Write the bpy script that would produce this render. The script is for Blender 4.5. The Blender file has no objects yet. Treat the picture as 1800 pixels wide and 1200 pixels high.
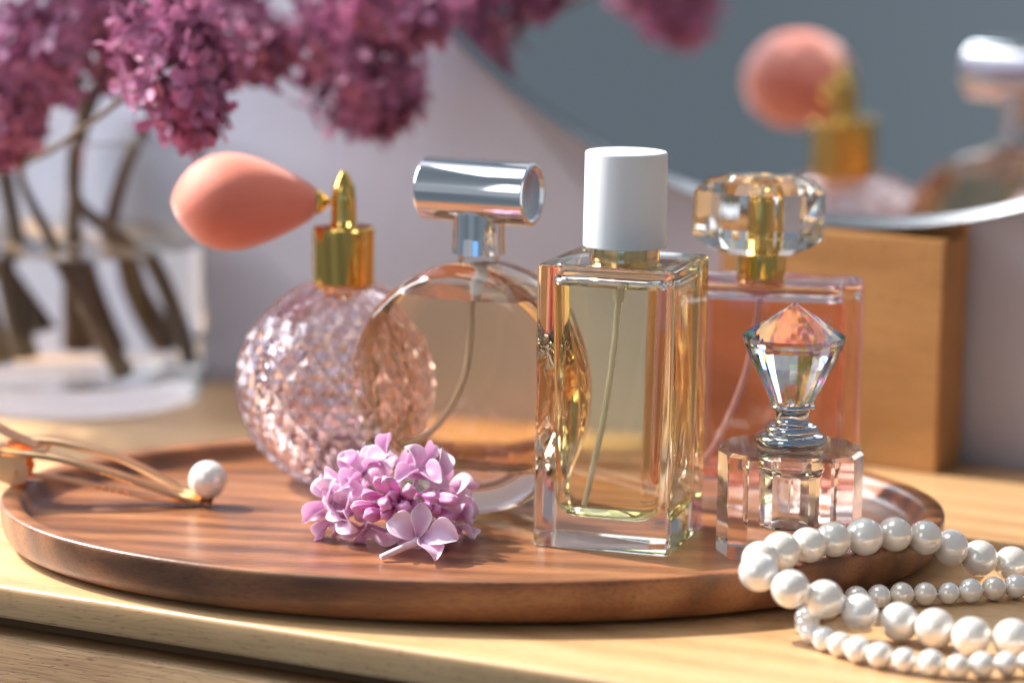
import bpy, bmesh, math, random
from mathutils import Vector, Matrix, noise

R = math.radians
scene = bpy.context.scene
col = scene.collection
random.seed(7)

# ------------------------------------------------------------------ camera
PITCH, ROLL, DIST = R(9.8), R(0.8), 0.83
fwd = Vector((0, math.cos(PITCH), -math.sin(PITCH)))
cam_pos = Vector((0, 0, 0.068)) - DIST * fwd
r0 = Vector((1, 0, 0)); u0 = r0.cross(fwd)
cr = math.cos(ROLL) * r0 + math.sin(ROLL) * u0
cu = -math.sin(ROLL) * r0 + math.cos(ROLL) * u0
cd = bpy.data.cameras.new('camera')
cam = bpy.data.objects.new('camera', cd); col.objects.link(cam)
cam.matrix_world = Matrix(((cr.x, cu.x, -fwd.x, cam_pos.x), (cr.y, cu.y, -fwd.y, cam_pos.y),
                           (cr.z, cu.z, -fwd.z, cam_pos.z), (0, 0, 0, 1)))
cd.lens, cd.sensor_width = 100, 36
cd.clip_start, cd.clip_end = 0.02, 50
cd.dof.use_dof = True
cd.dof.focus_distance = 0.815
cd.dof.aperture_fstop = 5.6
scene.camera = cam

# ------------------------------------------------------------------ world and lamps
world = bpy.data.worlds.new('World'); scene.world = world; world.use_nodes = True
bg = world.node_tree.nodes['Background']
wn = world.node_tree
wt = wn.nodes.new('ShaderNodeTexCoord'); wz = wn.nodes.new('ShaderNodeTexNoise')
wz.inputs['Scale'].default_value = 2.2; wz.inputs['Detail'].default_value = 1.0
wr = wn.nodes.new('ShaderNodeValToRGB')      # a dim grey-blue room, a little lighter here and darker there
wr.color_ramp.elements[0].position = 0.32; wr.color_ramp.elements[0].color = (0.135, 0.165, 0.195, 1)
wr.color_ramp.elements[1].position = 0.68; wr.color_ramp.elements[1].color = (0.235, 0.28, 0.32, 1)
wn.links.new(wt.outputs['Generated'], wz.inputs['Vector']); wn.links.new(wz.outputs['Fac'], wr.inputs[0]); wn.links.new(wr.outputs[0], bg.inputs[0])
bg.inputs[1].default_value = 0.92

def area(name, loc, target, sx, sy, power, color, shape='RECTANGLE'):
    l = bpy.data.lights.new(name, 'AREA'); l.shape = shape; l.size = sx
    if shape == 'RECTANGLE': l.size_y = sy
    l.energy = power; l.color = color
    o = bpy.data.objects.new(name, l); col.objects.link(o)
    o.location = loc
    o.rotation_euler = (Vector(target) - Vector(loc)).to_track_quat('-Z', 'Y').to_euler()
    return o

# low sun falling in from the left and a little behind, a tall window on the left
sd = Vector((-0.62, 0.33, 0.715)).normalized()
area('sunlight', tuple(sd * 3.0 + Vector((0, 0.05, 0))), (0, 0.05, 0.05), 0.09, 0.09, 215, (1.0, 0.945, 0.86), 'DISK')
area('window_left', (-0.95, 0.28, 0.60), (-0.10, 0.16, 0.08), 0.5, 0.6, 15.0, (0.84, 0.92, 1.0))
area('skylight', (-0.30, 0.12, 1.35), (0, 0.05, 0), 0.9, 0.6, 6.0, (0.95, 0.98, 1.0))
area('window_front', (-1.05, -1.35, 0.85), (0, 0, 0.06), 0.50, 0.80, 2.6, (1.0, 0.99, 0.97))
area('room_light_front', (-1.45, -1.35, 0.42), (0, 0, 0.08), 1.7, 1.0, 0.9, (0.95, 0.97, 1.0))
area('blue_reflection_lamp', (-0.50, -2.2, 0.12), (0, 0, 0.08), 0.8, 0.3, 0.8, (0.12, 0.42, 1.0))  # low blue panel lamp, added for blue reflections in the metal necks

scene.view_settings.view_transform = 'Standard'
scene.view_settings.look = 'None'
scene.view_settings.exposure = 0.12
scene.view_settings.gamma = 1.0
scene.view_settings.use_curve_mapping = False
cy = scene.cycles
cy.max_bounces = 28; cy.transmission_bounces = 28; cy.glossy_bounces = 10; cy.diffuse_bounces = 4
cy.transparent_max_bounces = 8
cy.caustics_refractive = True; cy.caustics_reflective = True
cy.blur_glossy = 0.4
cy.sample_clamp_indirect = 8.0
cy.use_denoising = True
cy.use_adaptive_sampling = True; cy.adaptive_threshold = 0.015

# ------------------------------------------------------------------ materials
def new_mat(name):
    m = bpy.data.materials.new(name); m.use_nodes = True
    nt = m.node_tree; nt.nodes.clear()
    out = nt.nodes.new('ShaderNodeOutputMaterial')
    return m, nt, out

def setp(b, **kw):
    for k, v in kw.items():
        b.inputs[k.replace('_', ' ')].default_value = v

def principled(name, base, rough=0.5, metal=0.0, **kw):
    m, nt, out = new_mat(name)
    b = nt.nodes.new('ShaderNodeBsdfPrincipled')
    b.inputs['Base Color'].default_value = (*base, 1); b.inputs['Roughness'].default_value = rough
    b.inputs['Metallic'].default_value = metal
    setp(b, **kw)
    nt.links.new(b.outputs[0], out.inputs[0])
    m['bsdf'] = b.name
    return m

def glass(name, color, ior, rough=0.0):
    m, nt, out = new_mat(name)
    g = nt.nodes.new('ShaderNodeBsdfGlass')
    g.inputs['Color'].default_value = (*color, 1); g.inputs['Roughness'].default_value = rough
    g.inputs['IOR'].default_value = ior
    nt.links.new(g.outputs[0], out.inputs[0])
    return m

def crystal(name, ior, spread):
    """lead crystal: red, green and blue bend by slightly different amounts"""
    m, nt, out = new_mat(name)
    last = None
    for c, d in (((1, 0, 0), -spread), ((0, 1, 0), 0), ((0, 0, 1), spread)):
        g = nt.nodes.new('ShaderNodeBsdfGlass')
        g.inputs['Color'].default_value = (*[x * 0.985 for x in c], 1)
        g.inputs['Roughness'].default_value = 0.0; g.inputs['IOR'].default_value = ior + d
        if last is None: last = g.outputs[0]
        else:
            a = nt.nodes.new('ShaderNodeAddShader')
            nt.links.new(last, a.inputs[0]); nt.links.new(g.outputs[0], a.inputs[1]); last = a.outputs[0]
    nt.links.new(last, out.inputs[0])
    return m

def ramp(nt, stops):
    r = nt.nodes.new('ShaderNodeValToRGB')
    e = r.color_ramp.elements
    while len(e) < len(stops): e.new(0.5)
    for el, (p, c) in zip(e, stops):
        el.position = p; el.color = (*c, 1)
    return r

def wood(name, stops, streak, stretch, fibre, rough, rot=0.0, wave=0.0, wave_scale=60, bump=0.15, coat=0.0, fibre_dark=0.72, spec=0.5, pores=0.7):
    m, nt, out = new_mat(name); N = nt.nodes.new; L = nt.links.new
    tc = N('ShaderNodeTexCoord'); mp = N('ShaderNodeMapping'); L(tc.outputs['Object'], mp.inputs[0])
    mp.inputs['Rotation'].default_value = (0, 0, rot)
    warp = N('ShaderNodeTexNoise'); warp.inputs['Scale'].default_value = 9; warp.inputs['Detail'].default_value = 2
    L(mp.outputs[0], warp.inputs['Vector'])
    wsub = N('ShaderNodeVectorMath'); wsub.operation = 'MULTIPLY_ADD'
    L(warp.outputs['Color'], wsub.inputs[0]); wsub.inputs[1].default_value = (0.0, 0.03, 0.03); L(mp.outputs[0], wsub.inputs[2])
    sc = N('ShaderNodeVectorMath'); sc.operation = 'MULTIPLY'; L(wsub.outputs[0], sc.inputs[0])
    sc.inputs[1].default_value = (1, stretch, stretch)
    n1 = N('ShaderNodeTexNoise'); n1.inputs['Scale'].default_value = streak; n1.inputs['Detail'].default_value = 5
    n1.inputs['Roughness'].default_value = 0.6
    L(sc.outputs[0], n1.inputs['Vector'])
    base = n1.outputs['Fac']
    if wave:
        wv = N('ShaderNodeTexWave'); wv.bands_direction = 'Y'; wv.wave_profile = 'SIN'
        wv.inputs['Scale'].default_value = wave_scale; wv.inputs['Distortion'].default_value = 2.5
        wv.inputs['Detail'].default_value = 2; wv.inputs['Detail Scale'].default_value = 0.5
        L(wsub.outputs[0], wv.inputs['Vector'])
        mx = N('ShaderNodeMix'); mx.data_type = 'FLOAT'; mx.inputs[0].default_value = wave
        L(base, mx.inputs[2]); L(wv.outputs['Fac'], mx.inputs[3]); base = mx.outputs[0]
    rp = ramp(nt, stops); L(base, rp.inputs[0])
    sf = N('ShaderNodeVectorMath'); sf.operation = 'MULTIPLY'; L(mp.outputs[0], sf.inputs[0])
    sf.inputs[1].default_value = (1, 26, 26)
    n2 = N('ShaderNodeTexNoise'); n2.inputs['Scale'].default_value = fibre; n2.inputs['Detail'].default_value = 4
    L(sf.outputs[0], n2.inputs['Vector'])
    fr = ramp(nt, [(0.33, (fibre_dark,) * 3), (0.55, (1, 1, 1))]); L(n2.outputs['Fac'], fr.inputs[0])
    mul = N('ShaderNodeMix'); mul.data_type = 'RGBA'; mul.blend_type = 'MULTIPLY'; mul.inputs[0].default_value = 1.0
    L(rp.outputs[0], mul.inputs[6]); L(fr.outputs[0], mul.inputs[7])
    # open pores: short fine dark dashes along the grain
    sp = N('ShaderNodeVectorMath'); sp.operation = 'MULTIPLY'; L(wsub.outputs[0], sp.inputs[0]); sp.inputs[1].default_value = (1, 9, 9)
    n3 = N('ShaderNodeTexNoise'); n3.inputs['Scale'].default_value = 230; n3.inputs['Detail'].default_value = 2; L(sp.outputs[0], n3.inputs['Vector'])
    pr = ramp(nt, [(0.30, (0.45, 0.40, 0.36)), (0.40, (1, 1, 1))]); L(n3.outputs['Fac'], pr.inputs[0])
    mul2 = N('ShaderNodeMix'); mul2.data_type = 'RGBA'; mul2.blend_type = 'MULTIPLY'; mul2.inputs[0].default_value = pores
    L(mul.outputs[2], mul2.inputs[6]); L(pr.outputs[0], mul2.inputs[7])
    b = N('ShaderNodeBsdfPrincipled'); L(mul2.outputs[2], b.inputs['Base Color'])
    rr = N('ShaderNodeMapRange'); L(n2.outputs['Fac'], rr.inputs[0]); rr.inputs[3].default_value = rough + 0.1; rr.inputs[4].default_value = rough - 0.06
    L(rr.outputs[0], b.inputs['Roughness'])
    b.inputs['Coat Weight'].default_value = coat; b.inputs['Coat Roughness'].default_value = 0.22
    b.inputs['Specular IOR Level'].default_value = spec
    bp = N('ShaderNodeBump'); bp.inputs['Strength'].default_value = bump; bp.inputs['Distance'].default_value = 0.0004
    hs = N('ShaderNodeMath'); hs.operation = 'ADD'; L(n2.outputs['Fac'], hs.inputs[0]); L(pr.outputs[0], hs.inputs[1]); L(hs.outputs[0], bp.inputs['Height']); L(bp.outputs[0], b.inputs['Normal'])
    L(b.outputs[0], out.inputs[0])
    return m

M = {}
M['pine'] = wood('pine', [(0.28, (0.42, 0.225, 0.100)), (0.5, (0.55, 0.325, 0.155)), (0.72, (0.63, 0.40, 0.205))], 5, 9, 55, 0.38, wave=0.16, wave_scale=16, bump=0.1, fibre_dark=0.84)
M['pine_shaded'] = wood('pine_shaded', [(0.28, (0.34, 0.18, 0.085)), (0.5, (0.48, 0.285, 0.145)), (0.72, (0.56, 0.35, 0.18))], 7, 12, 60, 0.5, wave=0.3, wave_scale=22, bump=0.15, fibre_dark=0.7)  # darker copy of the pine, the drawer front's shade put into the colour
M['acacia'] = wood('acacia', [(0.28, (0.085, 0.031, 0.014)), (0.43, (0.195, 0.074, 0.031)), (0.56, (0.315, 0.120, 0.047)), (0.74, (0.46, 0.205, 0.086))], 9, 5.5, 70, 0.33, rot=R(8), wave=0.15, wave_scale=25, bump=0.2, coat=0.3, fibre_dark=0.72)
M['block'] = wood('beech_block', [(0.3, (0.36, 0.165, 0.05)), (0.55, (0.46, 0.225, 0.075)), (0.75, (0.52, 0.27, 0.10))], 6, 8, 50, 0.45, rot=0, bump=0.1, fibre_dark=0.85)
M['gold'] = principled('gold', (0.86, 0.54, 0.15), 0.045, 1.0)
M['gold_pale'] = principled('gold_pale', (0.93, 0.62, 0.30), 0.10, 1.0)
M['rose_gold'] = principled('rose_gold', (0.96, 0.62, 0.34), 0.30, 1.0)
M['silver'] = principled('silver', (0.90, 0.90, 0.92), 0.06, 1.0)
M['chrome'] = principled('chrome', (0.56, 0.58, 0.63), 0.03, 1.0)
M['mirror'] = principled('mirror', (0.86, 0.88, 0.89), 0.0, 1.0)
M['mirror_edge'] = principled('mirror_edge', (0.46, 0.47, 0.50), 0.18, 1.0)
M['white_plastic'] = principled('white_plastic', (0.77, 0.78, 0.80), 0.38)
M['tube'] = principled('tube_plastic', (0.95, 0.90, 0.84), 0.3, 0.0, Transmission_Weight=0.35, IOR=1.42)
M['glass'] = glass('clear_glass', (0.985, 0.985, 0.975), 1.5)
M['crystal'] = crystal('crystal', 1.56, 0.004)
M['lead_glass'] = glass('lead_glass', (0.99, 0.99, 0.98), 1.54)
M['vase_glass'] = glass('vase_glass', (0.97, 0.98, 0.985), 1.48)
M['pink_glass'] = glass('pink_glass', (0.982, 0.938, 0.953), 1.46, 0.03)
M['rose_glass'] = glass('rose_glass', (0.985, 0.95, 0.955), 1.5)
LIQ = {}
for k, c in (('gold', (0.955, 0.945, 0.77)), ('amber', (0.955, 0.84, 0.68)), ('pink', (0.975, 0.77, 0.74)), ('water', (0.965, 0.975, 0.98))):
    LIQ[k] = (glass('liquid_side_' + k, c, 1.36 / 1.5), glass('liquid_top_' + k, c, 1.36))

def pearl_mat():
    m, nt, out = new_mat('pearl'); N = nt.nodes.new; L = nt.links.new
    b = N('ShaderNodeBsdfPrincipled')
    tc = N('ShaderNodeTexCoord'); n = N('ShaderNodeTexNoise'); n.inputs['Scale'].default_value = 160; n.inputs['Detail'].default_value = 3
    L(tc.outputs['Object'], n.inputs[0])
    rp = ramp(nt, [(0.25, (0.93, 0.85, 0.74)), (1.0, (0.95, 0.92, 0.88))])
    oi = N('ShaderNodeObjectInfo'); av = N('ShaderNodeMath'); av.operation = 'MULTIPLY_ADD'
    L(n.outputs['Fac'], av.inputs[0]); av.inputs[1].default_value = 0.5; L(oi.outputs['Random'], av.inputs[2])
    L(av.outputs[0], rp.inputs[0]); L(rp.outputs[0], b.inputs['Base Color'])
    setp(b, Roughness=0.24, Metallic=0.24, Coat_Weight=1.0, Coat_Roughness=0.03, Coat_IOR=1.7, Sheen_Weight=0.1)
    bp = N('ShaderNodeBump'); bp.inputs['Strength'].default_value = 0.05; bp.inputs['Distance'].default_value = 0.0004
    L(n.outputs['Fac'], bp.inputs['Height']); L(bp.outputs[0], b.inputs['Normal'])
    L(b.outputs[0], out.inputs[0]); return m
M['pearl'] = pearl_mat()
M['string'] = principled('silk_string', (0.75, 0.70, 0.62), 0.7)

def rubber_mat():
    m, nt, out = new_mat('coral_netting'); N = nt.nodes.new; L = nt.links.new
    b = N('ShaderNodeBsdfPrincipled'); setp(b, Roughness=0.55, Sheen_Weight=0.8, Sheen_Roughness=0.4)
    b.inputs['Sheen Tint'].default_value = (1, 0.8, 0.75, 1)
    tc = N('ShaderNodeTexCoord')
    def wv(d, ang):
        mp = N('ShaderNodeMapping'); mp.inputs['Rotation'].default_value = ang; L(tc.outputs['UV'], mp.inputs[0])
        w = N('ShaderNodeTexWave'); w.bands_direction = d; w.inputs['Scale'].default_value = 7.0; L(mp.outputs[0], w.inputs[0]); return w
    a = wv('X', (0, 0, R(45))); c = wv('X', (0, 0, R(-45)))
    mx = N('ShaderNodeMath'); mx.operation = 'MAXIMUM'; L(a.outputs['Fac'], mx.inputs[0]); L(c.outputs['Fac'], mx.inputs[1])
    rp = ramp(nt, [(0.2, (0.70, 0.14, 0.075)), (1.0, (0.84, 0.225, 0.14))]); L(mx.outputs[0], rp.inputs[0])
    L(rp.outputs[0], b.inputs['Base Color'])
    bp = N('ShaderNodeBump'); bp.inputs['Strength'].default_value = 0.55; bp.inputs['Distance'].default_value = 0.0003
    L(mx.outputs[0], bp.inputs['Height']); L(bp.outputs[0], b.inputs['Normal'])
    L(b.outputs[0], out.inputs[0]); return m
M['coral'] = rubber_mat()

def petal_mat(name, deep, pale, trans, vary=0.28):
    m, nt, out = new_mat(name); N = nt.nodes.new; L = nt.links.new
    at = N('ShaderNodeAttribute'); at.attribute_name = 'pale'
    tc = N('ShaderNodeTexCoord'); n = N('ShaderNodeTexNoise'); n.inputs['Scale'].default_value = 330; n.inputs['Detail'].default_value = 4
    L(tc.outputs['Object'], n.inputs[0])
    oi = N('ShaderNodeObjectInfo')
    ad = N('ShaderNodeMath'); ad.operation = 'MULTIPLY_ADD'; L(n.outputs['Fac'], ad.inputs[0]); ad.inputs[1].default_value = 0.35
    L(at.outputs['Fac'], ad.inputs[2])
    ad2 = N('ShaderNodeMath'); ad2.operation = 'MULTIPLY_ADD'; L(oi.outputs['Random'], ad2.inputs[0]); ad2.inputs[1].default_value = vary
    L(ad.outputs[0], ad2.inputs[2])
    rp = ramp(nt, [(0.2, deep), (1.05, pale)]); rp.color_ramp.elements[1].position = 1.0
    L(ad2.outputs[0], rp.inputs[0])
    b = N('ShaderNodeBsdfPrincipled'); L(rp.outputs[0], b.inputs['Base Color']); setp(b, Roughness=0.5, Sheen_Weight=0.15)
    t = N('ShaderNodeBsdfTranslucent'); L(rp.outputs[0], t.inputs[0])
    mx = N('ShaderNodeMixShader'); mx.inputs[0].default_value = trans
    L(b.outputs[0], mx.inputs[1]); L(t.outputs[0], mx.inputs[2])
    bp = N('ShaderNodeBump'); bp.inputs['Strength'].default_value = 0.2; bp.inputs['Distance'].default_value = 0.0003
    L(n.outputs['Fac'], bp.inputs['Height']); L(bp.outputs[0], b.inputs['Normal'])
    L(mx.outputs[0], out.inputs[0]); return m
M['petal'] = petal_mat('lilac_petal', (0.76, 0.36, 0.66), (0.97, 0.82, 0.92), 0.35)
M['bud'] = petal_mat('lilac_bud', (0.62, 0.12, 0.44), (0.88, 0.42, 0.70), 0.15)
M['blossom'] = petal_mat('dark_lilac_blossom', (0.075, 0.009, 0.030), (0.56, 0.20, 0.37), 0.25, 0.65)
M['bark'] = principled('bark', (0.10, 0.062, 0.034), 0.8)
M['green_stem'] = principled('green_stem', (0.22, 0.26, 0.06), 0.6)
M['tube_petal'] = principled('floret_tube', (0.80, 0.62, 0.72), 0.5)
M['jaw'] = principled('clip_metal', (0.86, 0.50, 0.25), 0.3, 1.0)
M['wall'] = None
def wall_mat():
    m, nt, out = new_mat('painted_wall'); N = nt.nodes.new; L = nt.links.new
    b = N('ShaderNodeBsdfPrincipled'); setp(b, Roughness=0.85)
    tc = N('ShaderNodeTexCoord'); n = N('ShaderNodeTexNoise'); n.inputs['Scale'].default_value = 14; n.inputs['Detail'].default_value = 6
    L(tc.outputs['Object'], n.inputs[0])
    rp = ramp(nt, [(0.3, (0.455, 0.455, 0.545)), (0.7, (0.485, 0.485, 0.575))]); L(n.outputs['Fac'], rp.inputs[0]); L(rp.outputs[0], b.inputs['Base Color'])
    L(b.outputs[0], out.inputs[0]); return m
M['wall'] = wall_mat()
M['dark'] = principled('gap_shade_wood', (0.20, 0.11, 0.05), 0.7)  # wood darkened so the recess shadow is in its colour

# ------------------------------------------------------------------ mesh helpers
def empty(name, loc, rz, label, cat, group=None):
    o = bpy.data.objects.new(name, None); col.objects.link(o)
    o.location = loc; o.rotation_euler = (0, 0, rz); o.empty_display_size = 0.01
    o['label'] = label; o['category'] = cat
    if group: o['group'] = group
    return o

def mk(name, verts, faces, mat, parent=None, sharp=35, midx=None, flat=False):
    me = bpy.data.meshes.new(name); me.from_pydata([tuple(v) for v in verts], [], faces); me.validate()
    return fin(name, me, mat, parent, sharp, midx, flat)

def fin(name, me, mat, parent=None, sharp=35, midx=None, flat=False):
    for m in (mat if isinstance(mat, (list, tuple)) else [mat]): me.materials.append(m)
    if midx:
        for p, i in zip(me.polygons, midx): p.material_index = i
    if not flat:
        for p in me.polygons: p.use_smooth = True
        if sharp: me.set_sharp_from_angle(angle=R(sharp))
    me.update()
    o = bpy.data.objects.new(name, me); col.objects.link(o)
    if parent: o.parent = parent
    return o

def bm_to(name, bm, mat, parent=None, sharp=35, flat=False, normals=True):
    if normals: bmesh.ops.recalc_face_normals(bm, faces=bm.faces)
    me = bpy.data.meshes.new(name); bm.to_mesh(me); bm.free()
    return fin(name, me, mat, parent, sharp, None, flat)

def fillet(pts, seg=5):
    """pts: (r, z, fillet_radius) -> polyline with rounded corners"""
    out = []
    for i, (x, y, f) in enumerate(pts):
        if f <= 0 or i in (0, len(pts) - 1): out.append((x, y)); continue
        p = Vector((x, y)); a = Vector(pts[i - 1][:2]) - p; b = Vector(pts[i + 1][:2]) - p
        d = min(f, a.length * .49, b.length * .49)
        A = p + a.normalized() * d; B = p + b.normalized() * d
        for k in range(seg + 1):
            t = k / seg; q = A.lerp(p, t).lerp(p.lerp(B, t), t); out.append((q.x, q.y))
    return out

def lathe(prof, n=64):
    V, F = [], []; rows = []
    for (r, z) in prof:
        if r < 1e-7: rows.append([len(V)]); V.append((0, 0, z))
        else:
            rows.append(list(range(len(V), len(V) + n)))
            V += [(r * math.cos(2 * math.pi * k / n), r * math.sin(2 * math.pi * k / n), z) for k in range(n)]
    for a, b in zip(rows, rows[1:]):
        for k in range(n):
            k2 = (k + 1) % n
            if len(a) == 1 and len(b) == 1: continue
            if len(a) == 1: F.append((a[0], b[k2], b[k]))
            elif len(b) == 1: F.append((a[k], a[k2], b[0]))
            else: F.append((a[k], a[k2], b[k2], b[k]))
    return V, F

def lathe_bm(prof, n=64):
    V, F = lathe(prof, n); bm = bmesh.new(); vs = [bm.verts.new(v) for v in V]
    for f in F: bm.faces.new([vs[i] for i in f])
    bmesh.ops.recalc_face_normals(bm, faces=bm.faces); return bm

def rrect(w, d, r, seg=6):
    P = []; r = min(r, w / 2 - 1e-5, d / 2 - 1e-5)
    for cx, cy_, a0 in ((w/2-r, d/2-r, 0), (-w/2+r, d/2-r, 90), (-w/2+r, -d/2+r, 180), (w/2-r, -d/2+r, 270)):
        for k in range(seg + 1):
            a = R(a0 + 90 * k / seg); P.append((cx + r * math.cos(a), cy_ + r * math.sin(a)))
    return P

def loft_bm(rings, cap=True):
    """rings: list of (z, [(x,y)..]) with equal counts"""
    bm = bmesh.new(); L = []
    for z, P in rings: L.append([bm.verts.new((x, y, z)) for x, y in P])
    n = len(L[0])
    for a, b in zip(L, L[1:]):
        for k in range(n): bm.faces.new((a[k], a[(k+1) % n], b[(k+1) % n], b[k]))
    if cap: bm.faces.new(L[0][::-1]); bm.faces.new(L[-1])
    bmesh.ops.recalc_face_normals(bm, faces=bm.faces); return bm

def rbox_bm(w, d, z0, z1, rv, rb, rt, seg=6, taper=0.0):
    """upright box: vertical edges rounded by rv, bottom by rb, top by rt; taper widens the top"""
    rings = []
    def add(z, inset):
        t = taper * (z - z0) / (z1 - z0)
        rings.append((z, rrect(w + 2*t - 2*inset, d + 2*t - 2*inset, max(rv - inset * .6, 0.0003), seg)))
    for k in range(seg + 1):
        a = R(90 * k / seg); add(z0 + rb * (1 - math.sin(a)) if rb else z0 + 1e-6*k, rb * (1 - math.cos(a)) if rb else 0)
    if rb: rings[:] = sorted(rings, key=lambda t: t[0])
    for k in range(seg + 1):
        a = R(90 * k / seg); add(z1 - rt * (1 - math.sin(a)), rt * (1 - math.cos(a)))
    return loft_bm(rings)

def tube(path, rad, n=12, sub=6):
    pts = [Vector(p) for p in path]
    rad = rad if isinstance(rad, (list, tuple)) else [rad] * len(pts)
    P, Rr = [], []
    for i in range(len(pts) - 1):
        p0 = pts[max(i-1, 0)]; p1 = pts[i]; p2 = pts[i+1]; p3 = pts[min(i+2, len(pts)-1)]
        for k in range(sub):
            t = k / sub
            P.append(0.5 * ((2*p1) + (-p0+p2)*t + (2*p0-5*p1+4*p2-p3)*t*t + (-p0+3*p1-3*p2+p3)*t**3)); Rr.append(rad[i]*(1-t)+rad[i+1]*t)
    P.append(pts[-1]); Rr.append(rad[-1])
    V, F = [], []; prev = None
    for i, p in enumerate(P):
        t = (P[min(i+1, len(P)-1)] - P[max(i-1, 0)]).normalized()
        if prev is None: x = t.orthogonal().normalized()
        else: x = (prev - t * prev.dot(t)).normalized()
        prev = x; y = t.cross(x)
        for k in range(n):
            a = 2*math.pi*k/n; V.append(p + x*math.cos(a)*Rr[i] + y*math.sin(a)*Rr[i])
    for i in range(len(P)-1):
        for k in range(n):
            k2 = (k+1) % n; F.append((i*n+k, i*n+k2, (i+1)*n+k2, (i+1)*n+k))
    F.append(tuple(range(n))[::-1]); F.append(tuple((len(P)-1)*n + k for k in range(n)))
    return V, F

def box_bm(x0, x1, y0, y1, z0, z1, bev=0.0, seg=3):
    bm = bmesh.new(); bmesh.ops.create_cube(bm, size=1)
    for v in bm.verts: v.co = ((x0+x1)/2 + v.co.x*(x1-x0), (y0+y1)/2 + v.co.y*(y1-y0), (z0+z1)/2 + v.co.z*(z1-z0))
    if bev: bmesh.ops.bevel(bm, geom=bm.edges[:], offset=bev, segments=seg, affect='EDGES', profile=0.5)
    return bm

def fill_bottle(outer, cav, level, gmat, liq, parent, sharp=35, label=None):
    """glass = outer skin + the air part of the cavity; liquid = the rest of the cavity, with its free surface"""
    air = cav.copy()
    bmesh.ops.bisect_plane(air, geom=air.verts[:] + air.edges[:] + air.faces[:], plane_co=(0, 0, level), plane_no=(0, 0, 1), clear_inner=True)
    bmesh.ops.reverse_faces(air, faces=air.faces[:])
    bmesh.ops.bisect_plane(cav, geom=cav.verts[:] + cav.edges[:] + cav.faces[:], plane_co=(0, 0, level), plane_no=(0, 0, 1), clear_outer=True)
    for f in cav.faces: f.material_index = 0
    be = [e for e in cav.edges if e.is_boundary]
    res = bmesh.ops.contextual_create(cav, geom=be)
    for f in res['faces']:
        f.material_index = 1
        f.normal_update()
        if f.normal.z < 0: f.normal_flip()
    tmp = bpy.data.meshes.new('tmp'); air.to_mesh(tmp); air.free()
    bmesh.ops.recalc_face_normals(outer, faces=outer.faces)
    outer.from_mesh(tmp); bpy.data.meshes.remove(tmp)
    g = bm_to('glass_body', outer, gmat, parent, sharp, normals=False)
    l = bm_to('liquid', cav, list(LIQ[liq]), parent, sharp, normals=False)
    return g, l

# ------------------------------------------------------------------ setting: wall, dresser
TROT = R(-26.4)
tx = Vector((math.cos(TROT), math.sin(TROT), 0)); ty = Vector((-math.sin(TROT), math.cos(TROT), 0))
F0 = Vector((-0.050, -0.0757, 0))
DEPTH = 0.3025
wall = bm_to('wall', box_bm(-1.6, 2.2, 0, 0.08, -0.8, 1.6), M['wall'])
wall.location = F0 + ty * (DEPTH + 0.001); wall.rotation_euler = (0, 0, TROT); wall['kind'] = 'structure'

dr = empty('pine_dresser', F0, TROT, 'pale pine dresser top with rounded edge and drawer front below', 'dresser')
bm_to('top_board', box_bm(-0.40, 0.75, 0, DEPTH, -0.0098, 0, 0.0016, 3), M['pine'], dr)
bm_to('carcass', box_bm(-0.385, 0.74, 0.012, DEPTH - 0.002, -0.5, -0.0102), M['dark'], dr)
bm_to('drawer_front', box_bm(-0.375, 0.73, 0.0015, 0.0115, -0.17, -0.0152, 0.0008, 2), M['pine_shaded'], dr)

# ------------------------------------------------------------------ tray
def tray():
    a, b, n = 0.1435, 0.1005, 160
    prof = [(0.032, 0.0004), (0.020, 0.0005), (0.0080, 0.0010), (0.0042, 0.0016), (0.0024, 0.0028), (0.0012, 0.0050), (0.0005, 0.0078), (0.0001, 0.0107), (0.0, 0.0128),
            (0.0001, 0.0136), (0.0004, 0.0140), (0.0010, 0.0142), (0.0040, 0.0141), (0.0056, 0.0138), (0.0066, 0.0131), (0.0074, 0.0115),
            (0.0085, 0.0096), (0.0100, 0.0086), (0.0120, 0.00812), (0.015, 0.0080)]
    rings = []
    for ins, z in prof:
        rings.append((z, [((a-ins)*math.cos(2*math.pi*k/n), (b-ins)*math.sin(2*math.pi*k/n)) for k in range(n)]))
    bm = loft_bm(rings)
    o = bm_to('tray', bm, M['acacia'], None, 50)
    o.location = (-0.0115, 0.030, 0); o.rotation_euler = (0, 0, R(-1))
    o['label'] = 'oval reddish brown wooden tray carrying the perfume bottles'; o['category'] = 'tray'
tray()
TZ = 0.0081

# ------------------------------------------------------------------ square bottle with white cap
sq = empty('square_perfume_bottle', (0.0326, 0.0080, TZ), R(-18.2), 'tall square clear glass perfume bottle with white cylindrical cap and pale yellow perfume', 'perfume bottle')
out_bm = rbox_bm(0.0412, 0.0398, 0, 0.0835, 0.0012, 0.0008, 0.0010, 4)
cav_bm = rbox_bm(0.0308, 0.0294, 0.0085, 0.0800, 0.0060, 0.0060, 0.0022, 8, taper=0.0018)
fill_bottle(out_bm, cav_bm, 0.0772, M['glass'], 'gold', sq)
mk('dip_tube', *tube([(0.0, 0, 0.0790), (-0.0002, 0, 0.070), (-0.0012, -0.0005, 0.055), (-0.0038, -0.001, 0.035), (-0.0085, -0.002, 0.0105)], 0.0009, 14), M['tube'], sq)
mk('pump_housing', *lathe([(0, 0.0772 - 0.006), (0.0016, 0.0772 - 0.006), (0.0018, 0.0800)], 24), M['tube'], sq)
mk('neck_ring', *lathe(fillet([(0, 0.0834, 0), (0.0103, 0.0834, 0), (0.0103, 0.0880, 0.0003), (0, 0.0880, 0)])), M['gold_pale'], sq)
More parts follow.
